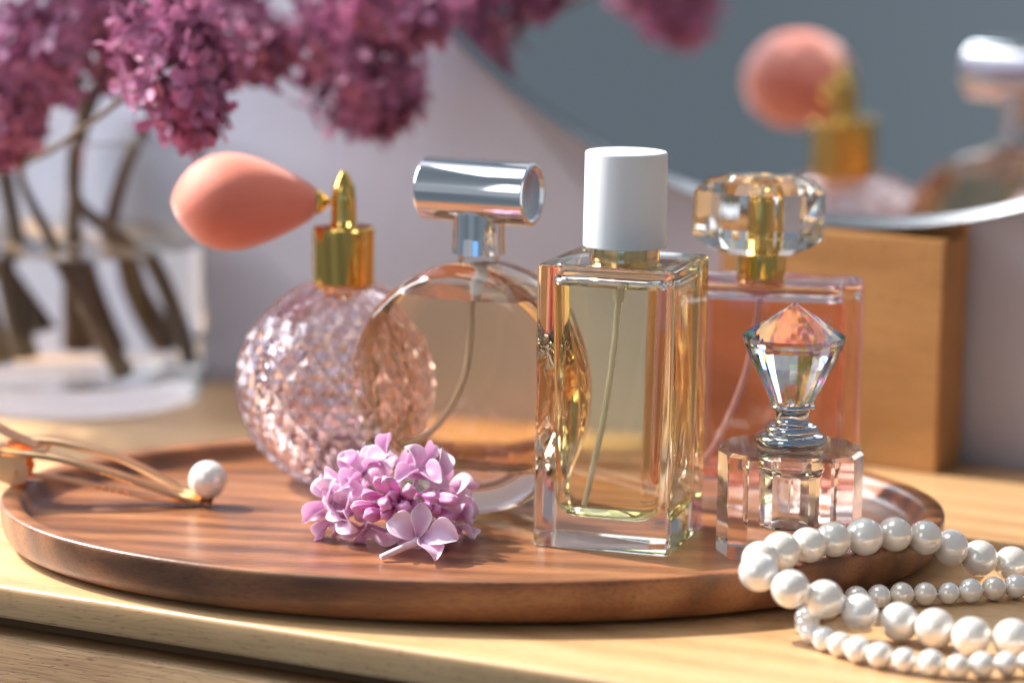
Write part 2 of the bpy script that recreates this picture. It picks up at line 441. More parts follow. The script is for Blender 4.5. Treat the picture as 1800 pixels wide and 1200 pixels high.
mk('cap', *lathe(fillet([(0, 0.0874, 0), (0.01225, 0.0874, 0.0004), (0.01205, 0.1152, 0.0008), (0.006, 0.1157, 0.002), (0, 0.1158, 0)]), 96), M['white_plastic'], sq)

# ------------------------------------------------------------------ round disc bottle with barrel cap
ov = empty('disc_perfume_bottle', (-0.0106, 0.0415, TZ), R(-23), 'round disc shaped bottle of amber perfume with silver barrel cap', 'perfume bottle')
def disc_bm(rad, thick, edge, zc, flat_z, dome=0.0012, n=96):
    prof = [(0, -thick/2 - dome)]
    for k in range(1, 5): prof.append((k/5*(rad-edge), -thick/2 - dome*(1-(k/5)**2)))
    for k in range(9):
        a = R(-90 + 180*k/8); prof.append((rad - edge + edge*math.cos(a), (thick/2)*math.sin(a)))
    for k in range(4, 0, -1): prof.append((k/5*(rad-edge), thick/2 + dome*(1-(k/5)**2)))
    prof.append((0, thick/2 + dome))
    bm = lathe_bm(prof, n)
    for v in bm.verts:
        x, y, z = v.co
        v.co = (x, z, y + zc)
        if v.co.z < flat_z: v.co.z = flat_z + (v.co.z - flat_z) * 0.02
    bmesh.ops.recalc_face_normals(bm, faces=bm.faces)
    return bm
o_bm = disc_bm(0.0390, 0.0300, 0.0042, 0.0388, 0.0012)
# glass neck stub under the collar
nb = lathe_bm(fillet([(0, 0.0745, 0), (0.0068, 0.0745, 0), (0.0064, 0.0800, 0), (0.0064, 0.0900, 0), (0, 0.0900, 0)]), 40)
c_bm = disc_bm(0.0345, 0.0200, 0.0050, 0.0428, 0.0150)
fill_bottle(o_bm, c_bm, 0.0668, M['glass'], 'amber', ov, 40)
mk('glass_neck', *lathe(fillet([(0, 0.0772, 0), (0.0062, 0.0772, 0), (0.0062, 0.0828, 0.0002), (0, 0.0828, 0)]), 40), M['glass'], ov)
nb.free()
mk('pump_housing', *lathe(fillet([(0, 0.0655, 0), (0.0014, 0.0655, 0), (0.0018, 0.0685, 0), (0.0018, 0.0715, 0), (0.0026, 0.0735, 0), (0.0030, 0.0762, 0), (0, 0.0762, 0)]), 24), M['tube'], ov)
mk('dip_tube', *tube([(0, 0, 0.0665), (-0.0002, 0, 0.055), (-0.0020, 0, 0.042), (-0.0080, 0, 0.0300), (-0.0165, 0, 0.0215), (-0.0235, 0, 0.0195)], 0.00105, 14), M['tube'], ov)
mk('neck_collar', *lathe(fillet([(0, 0.0800, 0), (0.0083, 0.0800, 0), (0.0080, 0.0850, 0.001), (0.0080, 0.0925, 0), (0, 0.0925, 0)]), 64), M['silver'], ov)
V, F = lathe(fillet([(0, -0.0172, 0), (0.0078, -0.0172, 0.0003), (0.0080, -0.0179, 0.0003), (0.0096, -0.0179, 0.0008), (0.0096, 0.0179, 0.0008), (0.0080, 0.0179, 0.0003), (0.0078, 0.0172, 0.0003), (0, 0.0172, 0)]), 96)
mk('barrel_cap', [(z, y, x + 0.0988) for x, y, z in V], F, M['silver'], ov)

# ------------------------------------------------------------------ atomizer with coral bulb
at = empty('atomizer_bottle', (-0.0540, 0.0786, TZ), 0, 'round faceted pink glass atomizer with gold top and coral squeeze bulb', 'perfume bottle')
def quilt_sphere(rad, zc, rows=18, n=27, z_top=0.0655, depth=0.0017):
    """moulded glass ball: offset rows of little four sided pyramids"""
    V, F = [], []
    def ring_r(th): return rad*math.sin(th), zc - rad*math.cos(th)
    th0, th1 = R(20), R(164)
    nodes = []
    for i in range(rows + 1):
        th = th0 + (th1 - th0)*i/rows; r, z = ring_r(th)
        row = []
        for k in range(n):
            a = 2*math.pi*(k + (0.5 if i % 2 else 0))/n
            jr = 1.0
            row.append(len(V)); V.append((r*jr*math.cos(a), r*jr*math.sin(a), z))
        nodes.append(row)
    for i in range(1, rows):
        for k in range(n):
            if i % 2: l, rgt, c0 = nodes[i][(k-1) % n], nodes[i][k], k
            else: l, rgt, c0 = nodes[i][k], nodes[i][(k+1) % n], k
            dn = nodes[i-1][c0]; up = nodes[i+1][c0]
            c = sum((Vector(V[j]) for j in (l, rgt, dn, up)), Vector())/4
            nrm = (c - Vector((0, 0, zc))).normalized()
            fade = 1 if i < rows - 5 else 0.45
            apex = len(V); V.append(tuple(c + nrm*depth*fade*random.uniform(.95, 1.05)))
            F += [(dn, rgt, apex), (rgt, up, apex), (up, l, apex), (l, dn, apex)]
    # close bottom and top
    r, z = ring_r(th0); b = len(V); V.append((0, 0, z))
    n0 = nodes[0]; n1 = nodes[1]
    for k in range(n):
        F.append((n0[(k+1) % n], n0[k], b))
        F.append((n0[k], n0[(k+1) % n], n1[k]))
    nt_, nm = nodes[-1], nodes[-2]
    # neck rings
    prev = nt_
    for (rr_, zz) in ((0.0092, z_top - 0.0016), (0.0088, z_top + 0.004)):
        cur = []
        for k in range(n):
            aa = 2*math.pi*(k + (0.5 if rows % 2 else 0))/n
            cur.append(len(V)); V.append((rr_*math.cos(aa), rr_*math.sin(aa), zz))
        for k in range(n): F.append((prev[k], prev[(k+1) % n], cur[(k+1) % n], cur[k]))
        prev = cur
    t = len(V); V.append((0, 0, z_top + 0.004))
    for k in range(n): F.append((prev[k], prev[(k+1) % n], t))
    for k in range(n):
        # side triangles between last two rows
        if (rows - 1) % 2: F.append((nt_[k], nt_[(k+1) % n], nm[k])) if False else F.append((nt_[(k+1) % n], nt_[k], nm[k]))
        else: F.append((nt_[(k+1) % n], nt_[k], nm[(k+1) % n]))
    return V, F
V, F = quilt_sphere(0.0332, 0.0325)
bm = bmesh.new(); vs = [bm.verts.new(v) for v in V]
for f in F:
    try: bm.faces.new([vs[i] for i in f])
    except ValueError: pass
bmesh.ops.recalc_face_normals(bm, faces=bm.faces)
cav = lathe_bm([(0.0300*math.sin(R(a)), 0.0330 - 0.0300*math.cos(R(a))) for a in range(0, 181, 6)], 64)
bmesh.ops.reverse_faces(cav, faces=cav.faces[:])
tmp = bpy.data.meshes.new('tmp'); cav.to_mesh(tmp); cav.free()
for f in bm.faces: f.smooth = False
bm.from_mesh(tmp); bpy.data.meshes.remove(tmp)
me = bpy.data.meshes.new('glass_body'); bm.to_mesh(me); bm.free()
g = fin('glass_body', me, M['pink_glass'], at, None, None, True)
for p in me.polygons:
    if len(p.vertices) == 4 and (p.center - Vector((0, 0, 0.033))).length < 0.0302: p.use_smooth = True
mk('foot', *lathe(fillet([(0, 0, 0), (0.0125, 0, 0.0008), (0.0120, 0.0028, 0.0006), (0, 0.0028, 0)]), 48), M['pink_glass'], at)
mk('collar', *lathe(fillet([(0, 0.0645, 0), (0.0099, 0.0645, 0.0005), (0.0099, 0.0822, 0.0006), (0.0094, 0.0828, 0.0003), (0.0048, 0.0831, 0), (0, 0.0831, 0)]), 80), M['gold'], at)
mk('spray_nozzle', *lathe(fillet([(0, 0.0828, 0), (0.0046, 0.0828, 0), (0.0041, 0.0845, 0.0006), (0.0039, 0.0925, 0.001), (0.0036, 0.0950, 0.001), (0.0020, 0.0985, 0.001), (0.0009, 0.1003, 0.0006), (0, 0.1006, 0)]), 48), M['gold'], at)
# squeeze bulb: lathe around the x axis, with a net-wrapped skin
bp = [(-0.0545, 0.0), (-0.0541, 0.0016), (-0.0533, 0.0040), (-0.0515, 0.0073), (-0.0488, 0.0105), (-0.0455, 0.0131), (-0.0415, 0.0149), (-0.0370, 0.0156), (-0.0325, 0.0153),
      (-0.0280, 0.0142), (-0.0235, 0.0126), (-0.0190, 0.0106), (-0.0150, 0.0085), (-0.0115, 0.0064), (-0.0092, 0.0046), (-0.0085, 0.0036), (-0.0084, 0.0)]
V, F = lathe([(r_, x) for x, r_ in bp], 56)
bulb = mk('squeeze_bulb', [(z, y, x) for x, y, z in V], F, M['coral'], at, 60)
uv = bulb.data.uv_layers.new(name='UVMap')
for p in bulb.data.polygons:
    for li in p.loop_indices:
        v = bulb.data.vertices[bulb.data.loops[li].vertex_index].co
        uv.data[li].uv = (v.x*40, (math.atan2(v.y, v.z) % (2*math.pi))/(2*math.pi)*4.0)
bulb.location = (0, 0, 0.0905); bulb.rotation_euler = (0, 0, R(6))
V, F = lathe(fillet([(0, -0.0090, 0), (0.0041, -0.0090, 0.0004), (0.0036, -0.0072, 0.0003), (0.0017, -0.0052, 0.0003), (0.0009, -0.0048, 0), (0.0009, -0.0030, 0), (0, -0.003, 0)]), 32)
mk('bulb_fitting', [(z, y, x + 0.0905) for x, y, z in V], F, M['gold'], at).rotation_euler = (0, 0, R(6))

# ------------------------------------------------------------------ pink bottle with crystal cap
pk = empty('rectangular_perfume_bottle', (0.0770, 0.0560, TZ), R(-10), 'rectangular bottle of pink perfume with gold neck and faceted crystal cap', 'perfume bottle')
out_bm = rbox_bm(0.0640, 0.0270, 0, 0.0715, 0.0055, 0.0012, 0.0022, 6)
cav_bm = rbox_bm(0.0520, 0.0170, 0.0085, 0.0680, 0.0060, 0.0040, 0.0030, 6)
fill_bottle(out_bm, cav_bm, 0.0655, M['rose_glass'], 'pink', pk)
mk('dip_tube', *tube([(0, 0, 0.067), (-0.0010, 0, 0.055), (-0.0045, 0, 0.038), (-0.0120, 0, 0.0195), (-0.0170, 0, 0.0120)], 0.0010, 12), M['tube'], pk)
mk('neck_collar', *lathe(fillet([(0, 0.0714, 0), (0.0076, 0.0714, 0), (0.0076, 0.0800, 0.0004), (0.0060, 0.0806, 0), (0.0044, 0.0812, 0), (0.0042, 0.0960, 0.0006), (0.0034, 0.0975, 0), (0, 0.0978, 0)]), 48), M['gold'], pk)
def crystal_cap():
    def poly(w, d, c):
        return [(w/2, -d/2+c), (w/2, d/2-c), (w/2-c*1.1, d/2-c*.25), (w*.17, d/2), (-w*.17, d/2), (-w/2+c*1.1, d/2-c*.25), (-w/2, d/2-c), (-w/2, -d/2+c), (-w/2+c*1.1, -d/2+c*.25), (-w*.17, -d/2), (w*.17, -d/2), (w/2-c*1.1, -d/2+c*.25)]
    rings = [(0.0790, poly(0.0200, 0.0150, 0.005)), (0.0815, poly(0.0320, 0.0235, 0.007)), (0.0850, poly(0.0400, 0.0285, 0.0085)), (0.0985, poly(0.0395, 0.0280, 0.0085)),
             (0.1015, poly(0.0330, 0.0225, 0.007)), (0.1032, poly(0.0200, 0.0130, 0.004))]
    bm = loft_bm(rings)
    bmesh.ops.triangulate(bm, faces=[f for f in bm.faces if 3 < len(f.verts) < 5][::2])
    return bm
bm_to('crystal_cap', crystal_cap(), M['lead_glass'], pk, None, True).location = (-0.0010, 0, 0)

# ------------------------------------------------------------------ crystal roll bottle with diamond stopper
cb = empty('crystal_scent_bottle', (0.0816, -0.0066, TZ), R(-4), 'small chunky faceted crystal scent bottle with chrome neck and diamond shaped stopper', 'perfume bottle')
half = [(0.0122, -0.0170), (0.0178, -0.0124), (0.0210, -0.0035), (0.0210, 0.0035), (0.0178, 0.0124), (0.0122, 0.0170)]
plan = half + [(-x, y) for x, y in half[::-1]]
sc_ = lambda k: [(x*k, y*k) for x, y in plan]
body = loft_bm([(0.0, sc_(0.965)), (0.0008, sc_(1.0)), (0.0302, sc_(1.0)), (0.0312, sc_(0.955))])
well = lathe_bm(fillet([(0, 0.0085, 0), (0.0088, 0.0085, 0.0015), (0.0090, 0.0245, 0.0010), (0.0098, 0.0262, 0.0006), (0.0098, 0.0300, 0), (0, 0.0300, 0)]), 20)
bmesh.ops.reverse_faces(well, faces=well.faces[:])
tmp = bpy.data.meshes.new('tmp'); well.to_mesh(tmp); well.free(); body.from_mesh(tmp); bpy.data.meshes.remove(tmp)
bm_to('crystal_body', body, M['lead_glass'], cb, None, True, normals=False)
mk('plastic_stopper', *lathe(fillet([(0, 0.0240, 0), (0.0072, 0.0240, 0.0006), (0.0074, 0.0296, 0.0004), (0, 0.0296, 0)]), 40), glass('stopper_plastic', (0.95, 0.95, 0.95), 1.45, 0.08), cb)
mk('dipper_rod', *lathe(fillet([(0, 0.0112, 0), (0.0010, 0.0112, 0.0007), (0.0012, 0.0150, 0), (0.0012, 0.0238, 0), (0, 0.0238, 0)]), 20), M['glass'], cb)
def torus_arc(cr_, cz, rr_, a0, a1, n=8):
    return [(cr_ + rr_*math.cos(R(a0+(a1-a0)*k/n)), cz + rr_*math.sin(R(a0+(a1-a0)*k/n))) for k in range(n+1)]
prof = [(0, 0.0313), (0.0085, 0.0313)] + torus_arc(0.0083, 0.0335, 0.0021, -80, 60) + torus_arc(0.0064, 0.0365, 0.0017, -20, 70) + \
       [(0.0052, 0.0388), (0.0050, 0.0400), (0.0052, 0.0418), (0.0060, 0.0426)] + torus_arc(0.0062, 0.0434, 0.0007, -70, 80) + [(0.0064, 0.0444), (0.0066, 0.0450), (0, 0.0450)]
mk('chrome_neck', *lathe(prof, 80), M['chrome'], cb, 60)
def facet_lathe(prof, n):
    return lathe(prof, n)
V, F = facet_lathe([(0, 0.0443), (0.0060, 0.0443), (0.0066, 0.0452), (0.0128, 0.0576), (0.0146, 0.0618), (0.0149, 0.0636), (0.0149, 0.0640), (0, 0.0738)], 30)
bm = bmesh.new(); vs = [bm.verts.new(v) for v in V]
for f in F: bm.faces.new([vs[i] for i in f])
bm_to('diamond_stopper', bm, M['crystal'], cb, None, True)

# ------------------------------------------------------------------ lilac sprig on the tray
def petal_me(name, L=0.0095, W=0.0040, a0=55, a1=-25, cup=0.5, hook=0.5, nu=10, nv=8, ruffle=0.0007, mat=None, seed=0):
    rs = random.Random(seed); V, F, P = [], [], []
    x = 0.0006; z = 0.0
    ph = rs.uniform(0, 6); tw = rs.uniform(-.35, .35)
    for i in range(nu + 1):
        u = i/nu
        al = R(a0 + (a1 - a0)*u**1.2 + (hook*70 if u > .8 else 0)*(u-.8)*5)
        if i: x += math.cos(al)*L/nu; z += math.sin(al)*L/nu
        w = W*(math.sin(math.pi*(0.05 + 0.90*u**1.05))**0.8)*(0.35 + 0.65*min(1, u*1.7))
        w *= 1 - 0.35*max(0, (u-.7)/.3)
        if i == nu: w *= .45
        nx_, nz_ = -math.sin(al), math.cos(al)
        for j in range(nv + 1):
            v = -1 + 2*j/nv
            c = cup*w*(v*v)*(0.6 + .8*u) + tw*w*v*u
            rf = ruffle*math.sin(ph + u*7 + v*3)*abs(v)
            V.append((x + nx_*(c + rf), v*w*(1 - .12*cup*v*v), z + nz_*(c + rf))); P.append(0.20 + 0.42*abs(v)**2.5 + 0.25*u - 0.25*(1-u))
    for i in range(nu):
        for j in range(nv):
            a = i*(nv+1)+j; F.append((a, a+1, a+nv+2, a+nv+1))
    me = bpy.data.meshes.new(name); me.from_pydata(V, [], F)
    at_ = me.attributes.new('pale', 'FLOAT', 'POINT')
    for k, p in enumerate(P): at_.data[k].value = p
    for p in me.polygons: p.use_smooth = True
    me.materials.append(mat or M['petal'])
    return me
PET = [petal_me('petal', 0.0118, 0.0033, 66, -45, 0.75, 0.9, seed=1), petal_me('petal', 0.0122, 0.0030, 48, -65, 0.95, 1.0, seed=2),
       petal_me('petal', 0.0112, 0.0036, 74, -10, 0.60, -0.7, seed=3), petal_me('petal', 0.0122, 0.0030, 58, 5, 1.15, 1.1, seed=4),
       petal_me('petal', 0.0116, 0.0033, 30, -85, 0.85, -0.6, seed=5), petal_me('petal', 0.0112, 0.0032, 82, 34, 0.95, 0.9, seed=6),
       petal_me('petal', 0.0120, 0.0031, 70, -80, 0.5, 1.0, seed=7), petal_me('petal', 0.0114, 0.0032, 20, -30, 1.25, 1.0, seed=8)]
V, F = lathe(fillet([(0, -0.0088, 0), (0.0007, -0.0088, 0), (0.00075, -0.0030, 0), (0.0011, -0.0004, 0), (0.0013, 0.0004, 0), (0, 0.0002, 0)]), 12)
TUBE_ME = bpy.data.meshes.new('floret'); TUBE_ME.from_pydata(V, [], F); TUBE_ME.materials.append(M['tube_petal'])
for p in TUBE_ME.polygons: p.use_smooth = True

def axis_matrix(loc, d, roll):
    d = Vector(d).normalized(); q = d.to_track_quat('Z', 'Y')
    return Matrix.Translation(loc) @ q.to_matrix().to_4x4() @ Matrix.Rotation(roll, 4, 'Z')

def make_petals(root, rs, base=None):
    for k in range(4):
        p = bpy.data.objects.new('petal', PET[rs.randrange(len(PET))]); col.objects.link(p); p.parent = root
        s = rs.uniform(.88, 1.08)
        p.matrix_local = Matrix.Rotation(R(90*k + rs.uniform(-12, 12)), 4, 'Z') @ Matrix.Rotation(R(rs.uniform(-14, 14)), 4, 'Y') @ Matrix.Rotation(R(rs.uniform(-15, 15)), 4, 'X') @ Matrix.Diagonal((s, s*rs.uniform(.9, 1.1), s, 1))
        md = p.modifiers.new('thickness', 'SOLIDIFY'); md.thickness = 0.00022; md.offset = 0
        sb = p.modifiers.new('smooth', 'SUBSURF'); sb.levels = 1; sb.render_levels = 1

SP = Vector((-0.0346, 0.006, TZ))
sprig = empty('lilac_sprig', SP, 0, 'cut cluster of mauve lilac florets and buds lying on the tray', 'flower')
FL = [((-0.0272, 0.0000, 0.0283), (0.15, -0.5, 0.7)), ((-0.0378, 0.0036, 0.0293), (-0.2, -0.2, 0.9)), ((-0.0428, 0.0012, 0.0275), (-0.5, -0.4, 0.7)),
      ((-0.0480, 0.0012, 0.0245), (-0.7, -0.4, 0.5)), ((-0.0510, 0.0012, 0.0195), (-0.85, -0.4, 0.2)), ((-0.0520, 0.0000, 0.0155), (-0.8, -0.5, 0.0)),
      ((-0.0462, -0.0030, 0.0172), (-0.6, -0.7, 0.1)), ((-0.0417, -0.0036, 0.0130), (-0.35, -0.8, -0.3)), ((-0.0345, -0.0040, 0.0125), (0, -0.8, -0.35)),
      ((-0.0221, 0.0012, 0.0244), (0.6, -0.4, 0.5)), ((-0.0183, 0.0024, 0.0181), (0.85, -0.3, 0.25)), ((-0.0170, 0.0000, 0.0135), (0.8, -0.5, -0.05)),
      ((-0.0232, -0.0030, 0.0130), (0.5, -0.75, -0.3)), ((-0.0320, 0.0100, 0.0270), (0.1, 0.4, 0.8)), ((-0.0440, 0.0110, 0.0210), (-0.6, 0.5, 0.4)), ((-0.0210, 0.0110, 0.0190), (0.6, 0.5, 0.4))]
rs = random.Random(11)
for loc, d in FL:
    fl = bpy.data.objects.new('floret', TUBE_ME); col.objects.link(fl); fl.parent = sprig
    fl.matrix_local = axis_matrix(Vector(loc) - SP, d, rs.uniform(0, 1.57))
    make_petals(fl, rs)
# closed buds
def bud_me():
    prof = [(0, -0.0065), (0.0006, -0.0064), (0.0008, -0.003), (0.0011, -0.0012), (0.0015, 0.0006), (0.00175, 0.0024), (0.0018, 0.0044), (0.0015, 0.0060), (0.0008, 0.0069), (0, 0.0071)]
    V, F = lathe(prof, 16); W_ = []
    for x, y, z in V:
        a = math.atan2(y, x); k = 1 + (0.2*math.cos(4*a) if z > -0.0015 else 0); W_.append((x*k, y*k, z))
    me = bpy.data.meshes.new('bud'); me.from_pydata(W_, [], F)
    at_ = me.attributes.new('pale', 'FLOAT', 'POINT')
    for k, v in enumerate(W_): at_.data[k].value = max(0, min(.7, 0.15 + v[2]*60))
    for p in me.polygons: p.use_smooth = True
    me.materials.append(M['bud']); return me
BUD = bud_me()
BUDS = [(-0.037, -0.006, 0.0258), (-0.0395, -0.006, 0.0232), (-0.0359, -0.007, 0.0217), (-0.033, -0.007, 0.0225), (-0.0298, -0.006, 0.0237), (-0.029, -0.006, 0.0207), (-0.0409, -0.006, 0.0198),
        (-0.038, -0.007, 0.018), (-0.0319, -0.007, 0.0196), (-0.0338, -0.006, 0.0251), (-0.0247, -0.006, 0.023), (-0.02, -0.005, 0.0223), (-0.0229, -0.006, 0.0193), (-0.0211, -0.005, 0.0179), (-0.0254, -0.007, 0.0201), (-0.0348, -0.007, 0.0190)]
bc = Vector((-0.0325, 0.004, 0.0195))
for loc in BUDS:
    b = bpy.data.objects.new('bud', BUD); col.objects.link(b); b.parent = sprig
    d = (Vector(loc) - bc).normalized() + Vector((rs.uniform(-.35, .35), -0.15, rs.uniform(-.3, .45)))
    s = rs.uniform(.72, 1.1)
    b.matrix_local = axis_matrix(Vector(loc) - SP + Vector((0, -0.0055, 0.001)), d, rs.uniform(0, 6)) @ Matrix.Diagonal((s*1.1, s*1.1, s*1.1, 1))
mk('stem', *tube([(0.001, 0.012, 0.004), (0, 0.004, 0.008), (0, 0, 0.012), (0.0015, -0.003, 0.0145)], [0.0014, 0.0013, 0.0011, 0.0009], 10), M['green_stem'], sprig)
# loose floret in front
lf = empty('lilac_floret', (-0.0265, -0.0240, TZ), 0, 'single loose pale lilac floret lying in front of the cluster, its tube pointing left', 'flower')
tb = bpy.data.objects.new('floret_tube', TUBE_ME); col.objects.link(tb); tb.parent = lf
LC = Vector((0.0, 0.003, 0.0048))
tb.matrix_local = axis_matrix(LC, (0.84, 0.42, 0.30), 0.0) @ Matrix.Diagonal((1.35, 1.35, 1.35, 1))
for k, (dv, nv_, a0, a1, L_, W_, hk) in enumerate((((.10, .25, .97), (.25, -.9, .3), 25, -40, 0.0112, 0.0036, 0.9), ((-.85, .10, .50), (-.1, -.7, .8), 40, -50, 0.0104, 0.0046, 0.6),
                                 ((.93, -.15, .17), (.1, -.75, .7), 30, -35, 0.0130, 0.0054, -0.5), ((.50, -.85, -.08), (.35, -.3, .9), 15, -32, 0.0118, 0.0046, -0.4))):
    p = bpy.data.objects.new('petal', petal_me('petal', L_, W_, a0, a1, 0.45, hk, seed=30 + k)); col.objects.link(p); p.parent = lf
    X = Vector(dv).normalized(); Zv = Vector(nv_); Zv = (Zv - X*Zv.dot(X)).normalized(); Yv = Zv.cross(X)
    p.matrix_local = Matrix(((X.x, Yv.x, Zv.x, LC.x), (X.y, Yv.y, Zv.y, LC.y), (X.z, Yv.z, Zv.z, LC.z), (0, 0, 0, 1)))
    md = p.modifiers.new('thickness', 'SOLIDIFY'); md.thickness = 0.00022; md.offset = 0
    sb = p.modifiers.new('smooth', 'SUBSURF'); sb.levels = 1; sb.render_levels = 1

# ------------------------------------------------------------------ hair clip
hc = empty('hair_clip', (-0.0950, 0.0405, TZ), 0, 'gold hair clip with one pearl at its tip, resting on the tray rim', 'hair clip')
O = Vector((-0.0950, 0.0405, TZ))
def rel(L): return [Vector(p) - O for p in L]
def flat_rod(path, w, h):
    V, F = tube(rel(path), 1.0, 10, 8)
    n = 10; out = []
    rings = [V[i:i+n] for i in range(0, len(V), n)]
    for ring in rings:
        c = sum(ring, Vector())/n
        for v in ring:
            d = v - c; out.append(c + Vector((d.x*h, d.y*w, d.z*h)))
    return out, F
mk('arm', *flat_rod([(-0.1560, 0.0375, 0.0250), (-0.1411, 0.0375, 0.0236), (-0.1254, 0.0378, 0.0196), (-0.1114, 0.0385, 0.0148), (-0.0962, 0.0400, 0.0094)], 0.0020, 0.0013), M['rose_gold'], hc)
mk('arm', *flat_rod([(-0.1560, 0.0470, 0.0266), (-0.1420, 0.0475, 0.0264), (-0.1240, 0.0470, 0.0224), (-0.1095, 0.0450, 0.0164), (-0.0955, 0.0415, 0.0094)], 0.0020, 0.0013), M['rose_gold'], hc)
bmh = box_bm(-0.1660 - O.x, -0.1425 - O.x, 0.0362 - O.y, 0.0478 - O.y, 0.0246 - O.z, 0.0260 - O.z, 0.0005, 2)
bm_to('hinge_plate', bmh, M['rose_gold'], hc)
for yy in (0.0362, 0.0468):
    bm = bmesh.new()
    tab = [(-0.1610, 0.0252), (-0.1485, 0.0252), (-0.1490, 0.0215), (-0.1478, 0.0190), (-0.1490, 0.0158), (-0.1530, 0.0146), (-0.1570, 0.0160), (-0.1590, 0.0200)]
    fr = [bm.verts.new((x - O.x, yy - O.y, z - O.z)) for x, z in tab]; bk = [bm.verts.new((x - O.x, yy + 0.0010 - O.y, z - O.z)) for x, z in tab]
    bm.faces.new(fr); bm.faces.new(bk[::-1])
    for k in range(len(tab)): bm.faces.new((fr[k], bk[k], bk[(k+1) % len(tab)], fr[(k+1) % len(tab)]))
    bm_to('hinge_cheek', bm, M['rose_gold'], hc)
V, F = lathe(fillet([(0, 0, 0), (0.0009, 0, 0.0002), (0.0009, 0.0130, 0.0002), (0, 0.0130, 0)]), 20)
mk('hinge_pin', [(-0.1522 - O.x + x, 0.0356 - O.y + z, 0.0186 - O.z + y) for x, y, z in V], F, M['jaw'], hc)
mk('lower_jaw', *flat_rod([(-0.1600, 0.0420, 0.0170), (-0.1450, 0.0420, 0.0166), (-0.1300, 0.0420, 0.0142), (-0.1140, 0.0418, 0.0108), (-0.0975, 0.0410, 0.0090)], 0.0028, 0.0006), M['jaw'], hc)
for k in range(5):
    bt = box_bm(-0.1275 + k*0.0022 - O.x, -0.1263 + k*0.0022 - O.x, 0.0375 - O.y, 0.0392 - O.y, 0.0134 - k*0.0004 - O.z, 0.0150 - k*0.0005 - O.z, 0.0002, 1)
    bm_to('tooth', bt, M['jaw'], hc)
mk('lever', *flat_rod([(-0.1460, 0.0420, 0.0262), (-0.1540, 0.0420, 0.0296), (-0.1640, 0.0420, 0.0350), (-0.1760, 0.0420, 0.0420)], 0.0050, 0.0007), M['jaw'], hc)
mk('pearl_cup', *[(lambda V, F: ([(x + (-0.0937 - O.x), y + (0.0410 - O.y), z) for x, y, z in V], F))(*lathe(fillet([(0, 0.0003, 0), (0.0018, 0.0003, 0.0003), (0.0018, 0.0014, 0.0003), (0.0030, 0.0034, 0), (0.0012, 0.0030, 0), (0, 0.0030, 0)]), 24))][0], M['rose_gold'], hc)
def sphere_me(name, r, n=40, m=24, mat=None):
    V, F = lathe([(r*math.sin(math.pi*k/m), -r*math.cos(math.pi*k/m)) for k in range(m+1)][0:1] and [((0 if k in (0, m) else r*math.sin(math.pi*k/m)), -r*math.cos(math.pi*k/m)) for k in range(m+1)], n)
    me = bpy.data.meshes.new(name); me.from_pydata(V, [], F)
    for p in me.polygons: p.use_smooth = True
    me.materials.append(mat or M['pearl']); return me
pl = bpy.data.objects.new('pearl', sphere_me('pearl', 0.0060)); col.objects.link(pl); pl.parent = hc
pl.location = (-0.0934 - O.x, 0.0410 - O.y, 0.0163 - O.z)

# ------------------------------------------------------------------ pearl necklaces
def catmull(pts, sub=24):
    pts = [Vector(p) for p in pts]; P = []
    for i in range(len(pts)-1):
        p0 = pts[max(i-1, 0)]; p1 = pts[i]; p2 = pts[i+1]; p3 = pts[min(i+2, len(pts)-1)]
        for k in range(sub):
            t = k/sub
            P.append(0.5*((2*p1)+(-p0+p2)*t+(2*p0-5*p1+4*p2-p3)*t*t+(-p0+3*p1-3*p2+p3)*t**3))
    P.append(pts[-1]); return P
def necklace(name, path, r, label, group, jit, seed):
    rs = random.Random(seed)
    P = catmull(path); root = empty(name, (P[len(P)//2].x, P[len(P)//2].y, 0), 0, label, 'necklace', group)
    o = Vector(root.location)
    me = sphere_me('pearl', r)
    pos = []; last = P[0]; pos.append((P[0], 1.0)); need = None; cs = 1.0; ns = rs.uniform(1-jit, 1+jit)
    for q in P[1:]:
        if (q - last).length >= r*(cs + ns)*0.985:
            pos.append((q, ns)); last = q; cs = ns; ns = rs.uniform(1-jit, 1+jit)
    for q, s in pos:
        b = bpy.data.objects.new('pearl', me); col.objects.link(b); b.parent = root
        b.location = q - o + Vector((rs.uniform(-1, 1), rs.uniform(-1, 1), 0))*r*0.06
        b.location.z = max(b.location.z, r*s + 0.0001)
        b.scale = (s, s, s*rs.uniform(0.965, 1.0)); b.rotation_euler = (rs.uniform(0, 6), rs.uniform(0, 6), rs.uniform(0, 6))
    mk('string', *tube([p[0] - o for p in pos], 0.0004, 6, 1), M['string'], root)
BIG = [(0.1780, -0.0060, 0.0050), (0.1579, -0.0088, 0.0052), (0.1480, -0.0106, 0.0060), (0.1379, -0.0132, 0.0080), (0.1281, -0.0165, 0.0120), (0.1193, -0.0224, 0.0165), (0.1103, -0.0268, 0.0184), (0.1013, -0.0315, 0.0188),
       (0.0920, -0.0365, 0.0190), (0.0833, -0.0433, 0.0190), (0.0760, -0.0500, 0.0188), (0.0695, -0.0575, 0.0186), (0.0672, -0.0670, 0.0180), (0.0703, -0.0760, 0.0168), (0.0785, -0.0760, 0.0140), (0.0872, -0.0742, 0.0110),
       (0.0959, -0.0741, 0.0078), (0.1062, -0.0745, 0.0056), (0.1159, -0.0815, 0.0050), (0.1248, -0.0880, 0.0050), (0.1345, -0.0892, 0.0050), (0.1434, -0.0904, 0.0050), (0.160, -0.092, 0.005)]
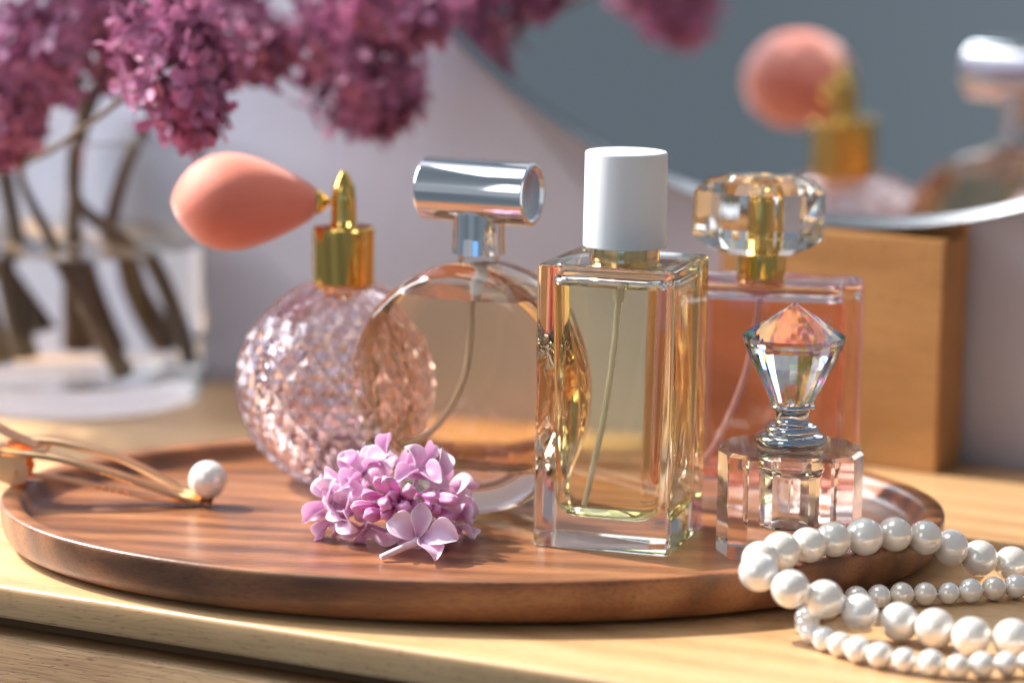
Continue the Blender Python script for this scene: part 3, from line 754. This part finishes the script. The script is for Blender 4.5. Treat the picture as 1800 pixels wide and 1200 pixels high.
SMALL = [(0.1736, -0.0220, 0.0033), (0.1536, -0.0249, 0.0033), (0.1432, -0.0278, 0.0033), (0.1315, -0.0325, 0.0033), (0.1197, -0.0359, 0.0033), (0.1065, -0.0393, 0.0033), (0.0980, -0.0425, 0.0033), (0.0900, -0.0485, 0.0033), (0.0841, -0.0566, 0.0033),
         (0.0814, -0.0660, 0.0033), (0.0814, -0.0766, 0.0033), (0.0845, -0.0845, 0.0033), (0.0888, -0.0905, 0.0033), (0.0945, -0.0975, 0.0033), (0.1028, -0.1032, 0.0033), (0.1135, -0.1079, 0.0033), (0.1201, -0.1085, 0.0033),
         (0.1273, -0.1060, 0.0033), (0.1335, -0.1045, 0.0033), (0.1392, -0.1044, 0.0033), (0.155, -0.105, 0.0033)]
necklace('pearl_necklace', BIG, 0.0053, 'strand of large white pearls looped over the tray rim', None, 0.05, 3)
necklace('pearl_necklace', SMALL, 0.0034, 'strand of small white pearls curving on the pine top under the larger strand', None, 0.06, 5)

# ------------------------------------------------------------------ round magnifying mirror on wooden block
mn = Vector((math.sin(R(-34.2))*math.cos(R(-10.85)), -math.cos(R(-34.2))*math.cos(R(-10.85)), math.sin(R(-10.85))))
mex = Vector((0, 0, 1)).cross(mn).normalized(); mey = mn.cross(mex)
MC, MR, MK = Vector((0.0875, 0.1331, 0.3110)), 0.2308, 0.804
mi = empty('vanity_mirror', (0.112, 0.168, 0.0), R(-31), 'large round vanity mirror standing on a wooden block behind the bottles', 'mirror')
inv = Matrix.Translation(mi.location) @ Matrix.Rotation(R(-31), 4, 'Z'); inv = inv.inverted()
def mpt(rad, a, off=0.0):
    h = MK/2*(rad*rad - MR*MR)
    return inv @ (MC + mex*rad*math.cos(a) + mey*rad*math.sin(a) + mn*(h + off))
V, F = [inv @ (MC + mn*(MK/2*(-MR*MR)))], []
nr, na = 40, 160
for i in range(1, nr+1):
    for k in range(na): V.append(mpt(MR*i/nr, 2*math.pi*k/na))
for k in range(na): F.append((0, 1+k, 1+(k+1) % na))
for i in range(nr-1):
    for k in range(na):
        a = 1+i*na; F.append((a+k, a+na+k, a+na+(k+1) % na, a+(k+1) % na))
mk('mirror_glass', V, F, M['mirror'], mi, None)
V, F = [], []
prof = [(MR-0.0012, 0.0), (MR+0.0018, 0.0030), (MR+0.0022, 0.0031), (MR+0.0026, 0.0026), (MR+0.0026, -0.0060), (MR-0.0012, -0.0062)]
for k in range(na):
    a = 2*math.pi*k/na
    for rad, off in prof:
        V.append(inv @ (MC + mex*rad*math.cos(a) + mey*rad*math.sin(a) + mn*off))
m_ = len(prof)
for k in range(na):
    for j in range(m_-1):
        F.append((k*m_+j, ((k+1) % na)*m_+j, ((k+1) % na)*m_+j+1, k*m_+j+1))
mk('mirror_rim', V, F, M['mirror_edge'], mi, 30)
V = [inv @ (MC + mn*(-0.024))] + [mpt(MR*0.999, 2*math.pi*k/na, -0.0061) for k in range(na)]
mk('backing', V, [(0, 1+(k+1) % na, 1+k) for k in range(na)], M['white_plastic'], mi, None)
c0 = inv @ Vector((0.1462, 0.1370, 0))
prof = [(0, 0), (0.0215, 0), (0.0215, 0.112), (0.0178, 0.112), (0.0178, 0.0805), (0.0, 0.0805)]
bm = bmesh.new()
A_ = [bm.verts.new((c0.x - 0.085, c0.y + y, z)) for y, z in prof]; B_ = [bm.verts.new((c0.x, c0.y + y, z)) for y, z in prof]
bm.faces.new(A_); bm.faces.new(B_[::-1])
for k in range(6): bm.faces.new((A_[k], B_[k], B_[(k+1) % 6], A_[(k+1) % 6]))
bmesh.ops.recalc_face_normals(bm, faces=bm.faces)
bmesh.ops.bevel(bm, geom=bm.edges[:], offset=0.0007, segments=2, affect='EDGES')
bm_to('wooden_block', bm, M['block'], mi)

# ------------------------------------------------------------------ vase with lilac
VC = Vector((-0.1720, 0.2620, 0))
va = empty('glass_vase', VC, 0, 'clear glass cylinder vase half filled with water, holding the lilac', 'vase')
VR, VH = 0.0540, 0.1020
outer = lathe_bm(fillet([(0, 0.0002, 0), (VR-0.002, 0.0002, 0.001), (VR, 0.003, 0.002), (VR, VH, 0), (0, VH, 0)])[:-1], 96)
# glass shell: outer skin, rim, and the dry part of the inner wall
wl, ri, fl_ = 0.0590, VR-0.0030, 0.0100
shell = fillet([(0, 0.0002, 0), (VR-0.001, 0.0002, 0.001), (VR, 0.004, 0.002), (VR, VH, 0.0012), (ri, VH, 0.0012), (ri, wl, 0)])
outer.free()
V, F = lathe(shell, 96); mk('glass_body', V, [f[::-1] for f in F][:0] or F, M['vase_glass'], va, 45)
V, F = lathe(fillet([(0, fl_, 0), (ri, fl_, 0.003), (ri, wl, 0)]), 96)
nF = len(F); V2, F2 = list(V), list(F)
top = [i for i, v in enumerate(V2) if abs(v[2]-wl) < 1e-6]
F2.append(tuple(top))
mk('water', V2, F2, list(LIQ['water']), va, 45, [0]*nF + [1])

def blossom_me(seed):
    """one open lilac floret: tube and four petals"""
    rs = random.Random(seed); V, F, P = [], [], []
    for k in range(4):
        a = R(90*k + rs.uniform(-12, 12)); L, W = rs.uniform(.0066, .0084), rs.uniform(.0019, .0026)
        tilt = rs.uniform(-.6, 1.4)
        b = len(V)
        for (u, w, z) in ((0.08, .35, 0), (0.45, .9, .0012*tilt), (0.8, .85, .002*tilt), (1.0, .25, .0035*tilt)):
            for v in (-1, 0, 1):
                x, y = u*L, v*w*W; zz = z + (abs(v)*.0007)
                V.append((x*math.cos(a) - y*math.sin(a), x*math.sin(a) + y*math.cos(a), zz)); P.append(.15 + .5*u*abs(v) + .15*u)
        for i in range(3):
            for j in range(2):
                q = b + i*3 + j; F.append((q, q+1, q+4, q+3))
    b = len(V); n = 5
    for z, r in ((-0.0125, .0006), (-0.002, .0008), (0.0003, .0012)):
        for k in range(n): V.append((r*math.cos(2*math.pi*k/n), r*math.sin(2*math.pi*k/n), z)); P.append(.1)
    for i in range(2):
        for k in range(n): F.append((b+i*n+k, b+i*n+(k+1) % n, b+(i+1)*n+(k+1) % n, b+(i+1)*n+k))
    me = bpy.data.meshes.new('floret'); me.from_pydata(V, [], F)
    at_ = me.attributes.new('pale', 'FLOAT', 'POINT')
    for k, p in enumerate(P): at_.data[k].value = p
    for p in me.polygons: p.use_smooth = True
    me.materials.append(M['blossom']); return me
BLO = [blossom_me(s) for s in range(8)]

def branch(label, foot, path, tip, top, nfl, rad, seed, under=False):
    """a woody stem from the vase floor to a tapering panicle of florets between points tip and top"""
    rs = random.Random(seed)
    root = empty('lilac_branch', foot, 0, label, 'flower', None)
    o = Vector(foot)
    pts = [Vector(foot)] + [Vector(p) for p in path] + ([Vector(top), Vector(tip)] if not under else [Vector(top).lerp(Vector(tip), .45)])
    n = len(pts); mk('stem', *tube([p - o for p in pts], [0.0040 - 0.0030*min(1, i/(n-1)*1.8) for i in range(n)], 8, 5), M['bark'], root)
    A, B = Vector(top), Vector(tip); ax = (B - A).normalized(); e1 = ax.orthogonal().normalized(); e2 = ax.cross(e1)
    Ln = (B - A).length
    for k in range(nfl):
        t = rs.random()**0.85; a = rs.uniform(0, 2*math.pi)
        prof = math.sin(math.pi*min(1, .18 + .82*t))**.6 if t < .5 else (1 - ((t-.5)/.5)**2*.75)
        rr_ = rad*prof*rs.uniform(.45, 1.15)
        d = e1*math.cos(a) + e2*math.sin(a)
        p = A + ax*Ln*t + d*rr_
        dirv = d + ax*rs.uniform(-.2, .7) + Vector((rs.uniform(-.4, .4), rs.uniform(-.4, .4), rs.uniform(-.3, .5)))
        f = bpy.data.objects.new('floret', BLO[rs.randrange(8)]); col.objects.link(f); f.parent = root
        s = rs.uniform(.75, 1.15)
        f.matrix_local = axis_matrix(p - o, dirv, rs.uniform(0, 6)) @ Matrix.Diagonal((s, s, s, 1))

branch('lilac branch whose bright panicle hangs lowest and nearest, in front of the vase mouth', (-0.1494, 0.240, 0.0124), [(-0.1687, 0.245, 0.0509), (-0.180, 0.215, 0.090), (-0.158, 0.165, 0.106)], (-0.102, 0.104, 0.117), (-0.120, 0.116, 0.158), 105, 0.0155, 21, True)
branch('lilac branch with flowers at the far left edge, above the vase', (-0.1805, 0.280, 0.0239), [(-0.1954, 0.280, 0.0618), (-0.198, 0.265, 0.100)], (-0.186, 0.205, 0.098), (-0.178, 0.215, 0.150), 110, 0.0175, 22)
branch('lilac branch with a broad dark panicle, behind the coral bulb', (-0.1300, 0.258, 0.0150), [(-0.1428, 0.250, 0.0556), (-0.1678, 0.255, 0.0801), (-0.150, 0.248, 0.135), (-0.105, 0.242, 0.165)], (-0.047, 0.222, 0.108), (-0.066, 0.234, 0.158), 140, 0.0245, 23)
branch('lilac branch with high panicle between the front one and the dark one', (-0.1650, 0.290, 0.0150), [(-0.1700, 0.275, 0.062), (-0.160, 0.255, 0.110)], (-0.086, 0.205, 0.134), (-0.126, 0.225, 0.150), 135, 0.0215, 24)
branch('lilac branch reaching farthest right, in front of the mirror edge', (-0.1550, 0.300, 0.0150), [(-0.1557, 0.270, 0.062), (-0.130, 0.250, 0.120), (-0.085, 0.235, 0.165)], (-0.028, 0.200, 0.148), (-0.062, 0.220, 0.164), 80, 0.0125, 25)
branch('lilac branch filling the top left corner of the photo', (-0.1750, 0.300, 0.0150), [(-0.1720, 0.280, 0.062), (-0.165, 0.262, 0.115)], (-0.150, 0.205, 0.165), (-0.160, 0.220, 0.122), 110, 0.0215, 26)
branch('lilac branch leaning out past the left edge of the photo', (-0.1900, 0.255, 0.0150), [(-0.200, 0.250, 0.060), (-0.222, 0.240, 0.115)], (-0.292, 0.225, 0.165), (-0.245, 0.232, 0.150), 110, 0.0240, 27)
branch('lilac branch rising highest, its panicle mostly above the photo', (-0.1850, 0.275, 0.0150), [(-0.190, 0.262, 0.060), (-0.198, 0.250, 0.130)], (-0.225, 0.222, 0.232), (-0.205, 0.235, 0.182), 110, 0.0240, 28)
